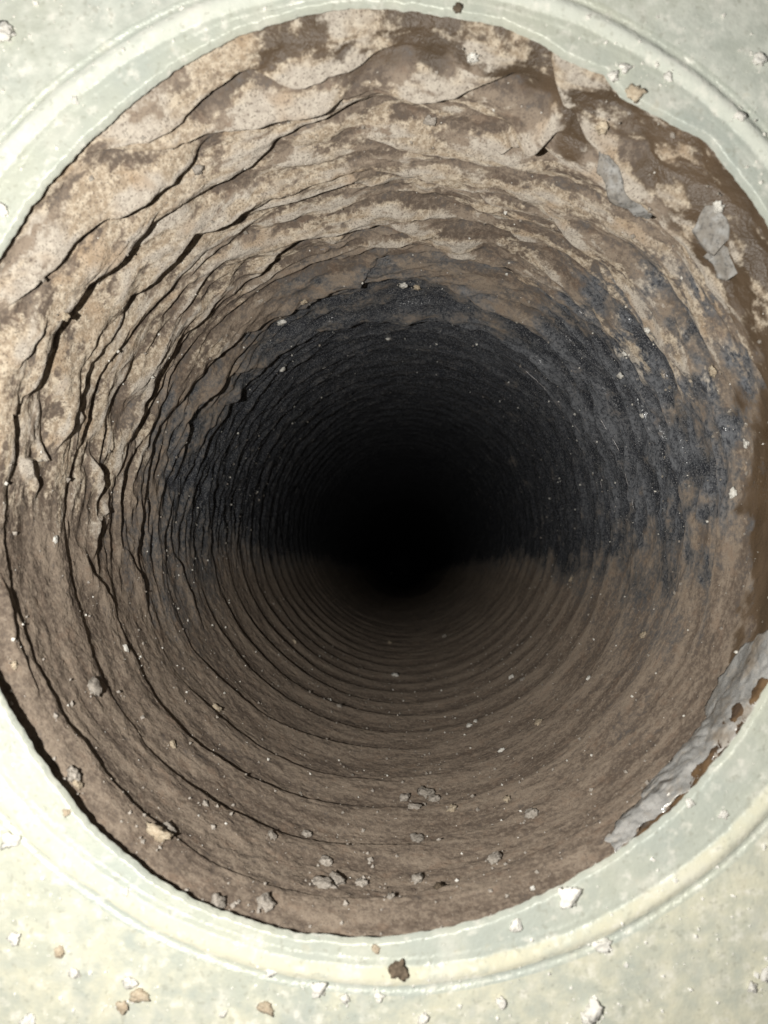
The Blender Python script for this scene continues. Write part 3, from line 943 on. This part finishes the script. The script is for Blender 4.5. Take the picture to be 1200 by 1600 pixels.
C(505, 1385, 30, 'duct', 'grey', 'left flat crumb of the cluster at the bottom of the duct', GD)
C(563, 1382, 18, 'duct', 'grey', 'single crumb right of the bottom cluster', GD)
C(610, 1403, 15, 'duct', 'grey', 'round crumb on the crease right of the bottom cluster', GD)
C(667, 1242, 26, 'duct', 'grey', 'pale top crumb of the heap on the duct floor', GD)
C(680, 1250, 18, 'duct', 'grey', 'right crumb of the heap on the duct floor', GD)
C(648, 1263, 20, 'duct', 'grey', 'upright shard below the heap on the duct floor', GD)
C(632, 1249, 18, 'duct', 'grey', 'left flat crumb of the heap on the duct floor', GD)
C(707, 1266, 17, 'duct', 'tan', 'tan crumb right of the heap on the duct floor', GD)
C(652, 1313, 22, 'duct', 'grey', 'greyish crumb below the heap, at a crease', GD)
C(775, 1345, 22, 'duct', 'grey', 'white-tipped crumb on the lower right floor with a slanting shadow', GD)
C(833, 1274, 20, 'duct', 'grey', 'grey crumb pair on the right lower floor', GD)
C(793, 1252, 13, 'duct', 'tan', 'tan crumb left of the grey pair on the right floor', GD)
C(652, 1376, 20, 'duct', 'grey', 'flat crumb on the floor right of the bottom cluster', GD)
C(686, 1387, 16, 'duct', 'dark', 'dark crumb on the floor near the bottom rim', GD)
C(320, 1258, 13, 'duct', 'grey', 'small crumb on the lower left folds above the large tan crumb', GD)
C(425, 1308, 16, 'duct', 'grey', 'small grey crumb between lower left folds', GD)
C(480, 1305, 15, 'duct', 'grey', 'small crumb on the floor left of the heap', GD)
C(530, 1104, 10, 'duct', 'grey', 'tiny crumb on the floor deeper in, left of centre', GD)
C(617, 1056, 10, 'duct', 'pale', 'bright tiny crumb on the far floor at centre', GD)
C(609, 1005, 8, 'duct', 'tan', 'yellowish speck on the far floor', GD)
C(695, 995, 8, 'duct', 'grey', 'grey speck on the far floor right of centre', GD)
C(459, 1004, 8, 'duct', 'tan', 'yellow speck on the far left floor', GD)
C(733, 1135, 10, 'duct', 'pale', 'left pale crumb of the pair on the right floor', GD)
C(743, 1128, 9, 'duct', 'pale', 'right pale crumb of the pair on the right floor', GD)
C(843, 1130, 15, 'duct', 'tan', 'tan sliver of crumb on the right wall', GD)
C(783, 1174, 10, 'duct', 'pale', 'pale crumb on the right floor below the sliver', GD)
C(800, 1059, 9, 'duct', 'pale', 'triangular pale crumb on the right wall', GD)
C(817, 1062, 9, 'duct', 'grey', 'grey crumb beside the triangular one on the right wall', GD)
C(1006, 993, 12, 'duct', 'tan', 'yellow oval crumb on the right wall below mid height', GD)
C(894, 906, 9, 'duct', 'tan', 'yellow crumb on the right wall at dust line', GD)
C(921, 1061, 9, 'duct', 'pale', 'pale crumb on the right wall below the yellow oval', GD)
C(1150, 770, 18, 'duct', 'pale', 'angular cream crumb on the right brown band', GD)
C(1168, 693, 14, 'duct', 'pale', 'cream crumb above the angular one on the right', GD)
C(1118, 578, 17, 'duct', 'tan', 'yellowish disc crumb on the upper right wall', GD)
C(971, 585, 13, 'duct', 'pale', 'white crumb on the dark right wall', GD)
C(1014, 515, 13, 'duct', 'pale', 'ring-shaped pale crumb in a fold on the right wall', GD)
C(977, 552, 10, 'duct', 'pale', 'small white crumb above the white one on the dark right wall', GD)
C(1005, 650, 9, 'duct', 'pale', 'white speck on the dark right wall below the white crumb', GD)
C(438, 502, 16, 'duct', 'pale', 'white flake on the upper left wall at the edge of the dark', GD)
C(440, 574, 9, 'duct', 'pale', 'white speck on the dark upper left wall', GD)
C(474, 470, 10, 'duct', 'tan', 'tan crumb in a fold above the white flake', GD)
C(606, 527, 8, 'duct', 'pale', 'triangular white speck at top of the dark zone', GD)
C(630, 444, 12, 'duct', 'pale', 'cream crumb in the speckled row along the upper crease', GD)
C(652, 447, 11, 'duct', 'tan', 'tan crumb in the speckled row along the upper crease', GD)
C(945, 192, 26, 'duct', 'tan', 'cream crumb at the top end of the long foil sliver', GD)
C(1124, 320, 20, 'duct', 'pale', 'pale crumb sitting on the upper grey foil flake', GD)
C(738, 86, 20, 'duct', 'pale', 'bright white crumb in the folds under the top rim', GD)
C(672, 185, 20, 'duct', 'grey', 'pale ring-marked crust lump near the top centre', GD)
C(308, 262, 18, 'duct', 'grey', 'crust lump bridging two dark folds at upper left', GD)
C(100, 494, 16, 'duct', 'tan', 'tan crust splinter across the thick fold at left', GD)

# grit too small to pick out
def grit(name, places, mat, label):
    base = np.array([[1, 0, 0], [-1, 0, 0], [0, 1, 0], [0, -1, 0], [0, 0, 1], [0, 0, -1], [.7, .7, .5], [-.7, .6, -.4]], float)[:6]
    fb = np.array([[0, 2, 4], [2, 1, 4], [1, 3, 4], [3, 0, 4], [2, 0, 5], [1, 2, 5], [3, 1, 5], [0, 3, 5]])
    Vs, Fs = [], []
    for p, rd in places:
        rot = np.array(Euler([random.uniform(0, 6.28) for _ in range(3)]).to_matrix())
        Vs.append((base * np.array([random.uniform(.6, 1.3) for _ in range(6)])[:, None]) @ rot.T * rd + np.array(p))
        Fs.append(fb + 6 * (len(Vs) - 1))
    o = link(name, mesh_np(name, np.concatenate(Vs), np.concatenate(Fs), mat, smooth=False))
    return tag(o, label, 'grit', None, 'stuff')


pl = []
while len(pl) < 900:
    x, z = random.uniform(-0.1, 0.1), random.uniform(-0.13, 0.13)
    dx, dz_ = x / R - CXP, z / R - CZP
    if math.hypot(dx, dz_) < float(rim_r(math.atan2(dz_, dx))) + 0.01: continue
    rd = 0.00018 + 0.00055 * random.random() ** 4
    pl.append(((x, plate_y(x, z) - rd * 0.3, z), rd))
pl += FRAG.get('pale', []) + FRAG.get('tan', []) + FRAG.get('dark', [])
grit('plate_grit', pl, M_PALE, 'fine pale grit scattered over the sheet metal plate')
pl = []
while len(pl) < 2600:
    t = random.gauss(-math.pi / 2, 1.0) if random.random() < 0.6 else random.uniform(-math.pi, math.pi)
    t = (t + math.pi) % TAU - math.pi
    d = 1.68 + 3.6 * random.random() ** 1.4
    p, n_ = wall_point(t, d)
    rd = 0.00014 + 0.00075 * random.random() ** 6
    pl.append((tuple(p + n_ * rd * 0.4), rd))
pl += FRAG.get('grey', [])
grit('duct_grit', pl, M_GREY, 'fine grey grit stuck to the folds inside the duct')
pl = []
while len(pl) < 1100:
    t = random.uniform(-math.pi, math.pi)
    d = 1.75 + 3.2 * random.random()
    p, n_ = wall_point(t, d)
    rd = 0.00016 + 0.00060 * random.random() ** 5
    pl.append((tuple(p + n_ * rd * 0.4), rd))
grit('pale_grit', pl, M_PALE, 'tiny pale specks of grit all round the inside of the duct')
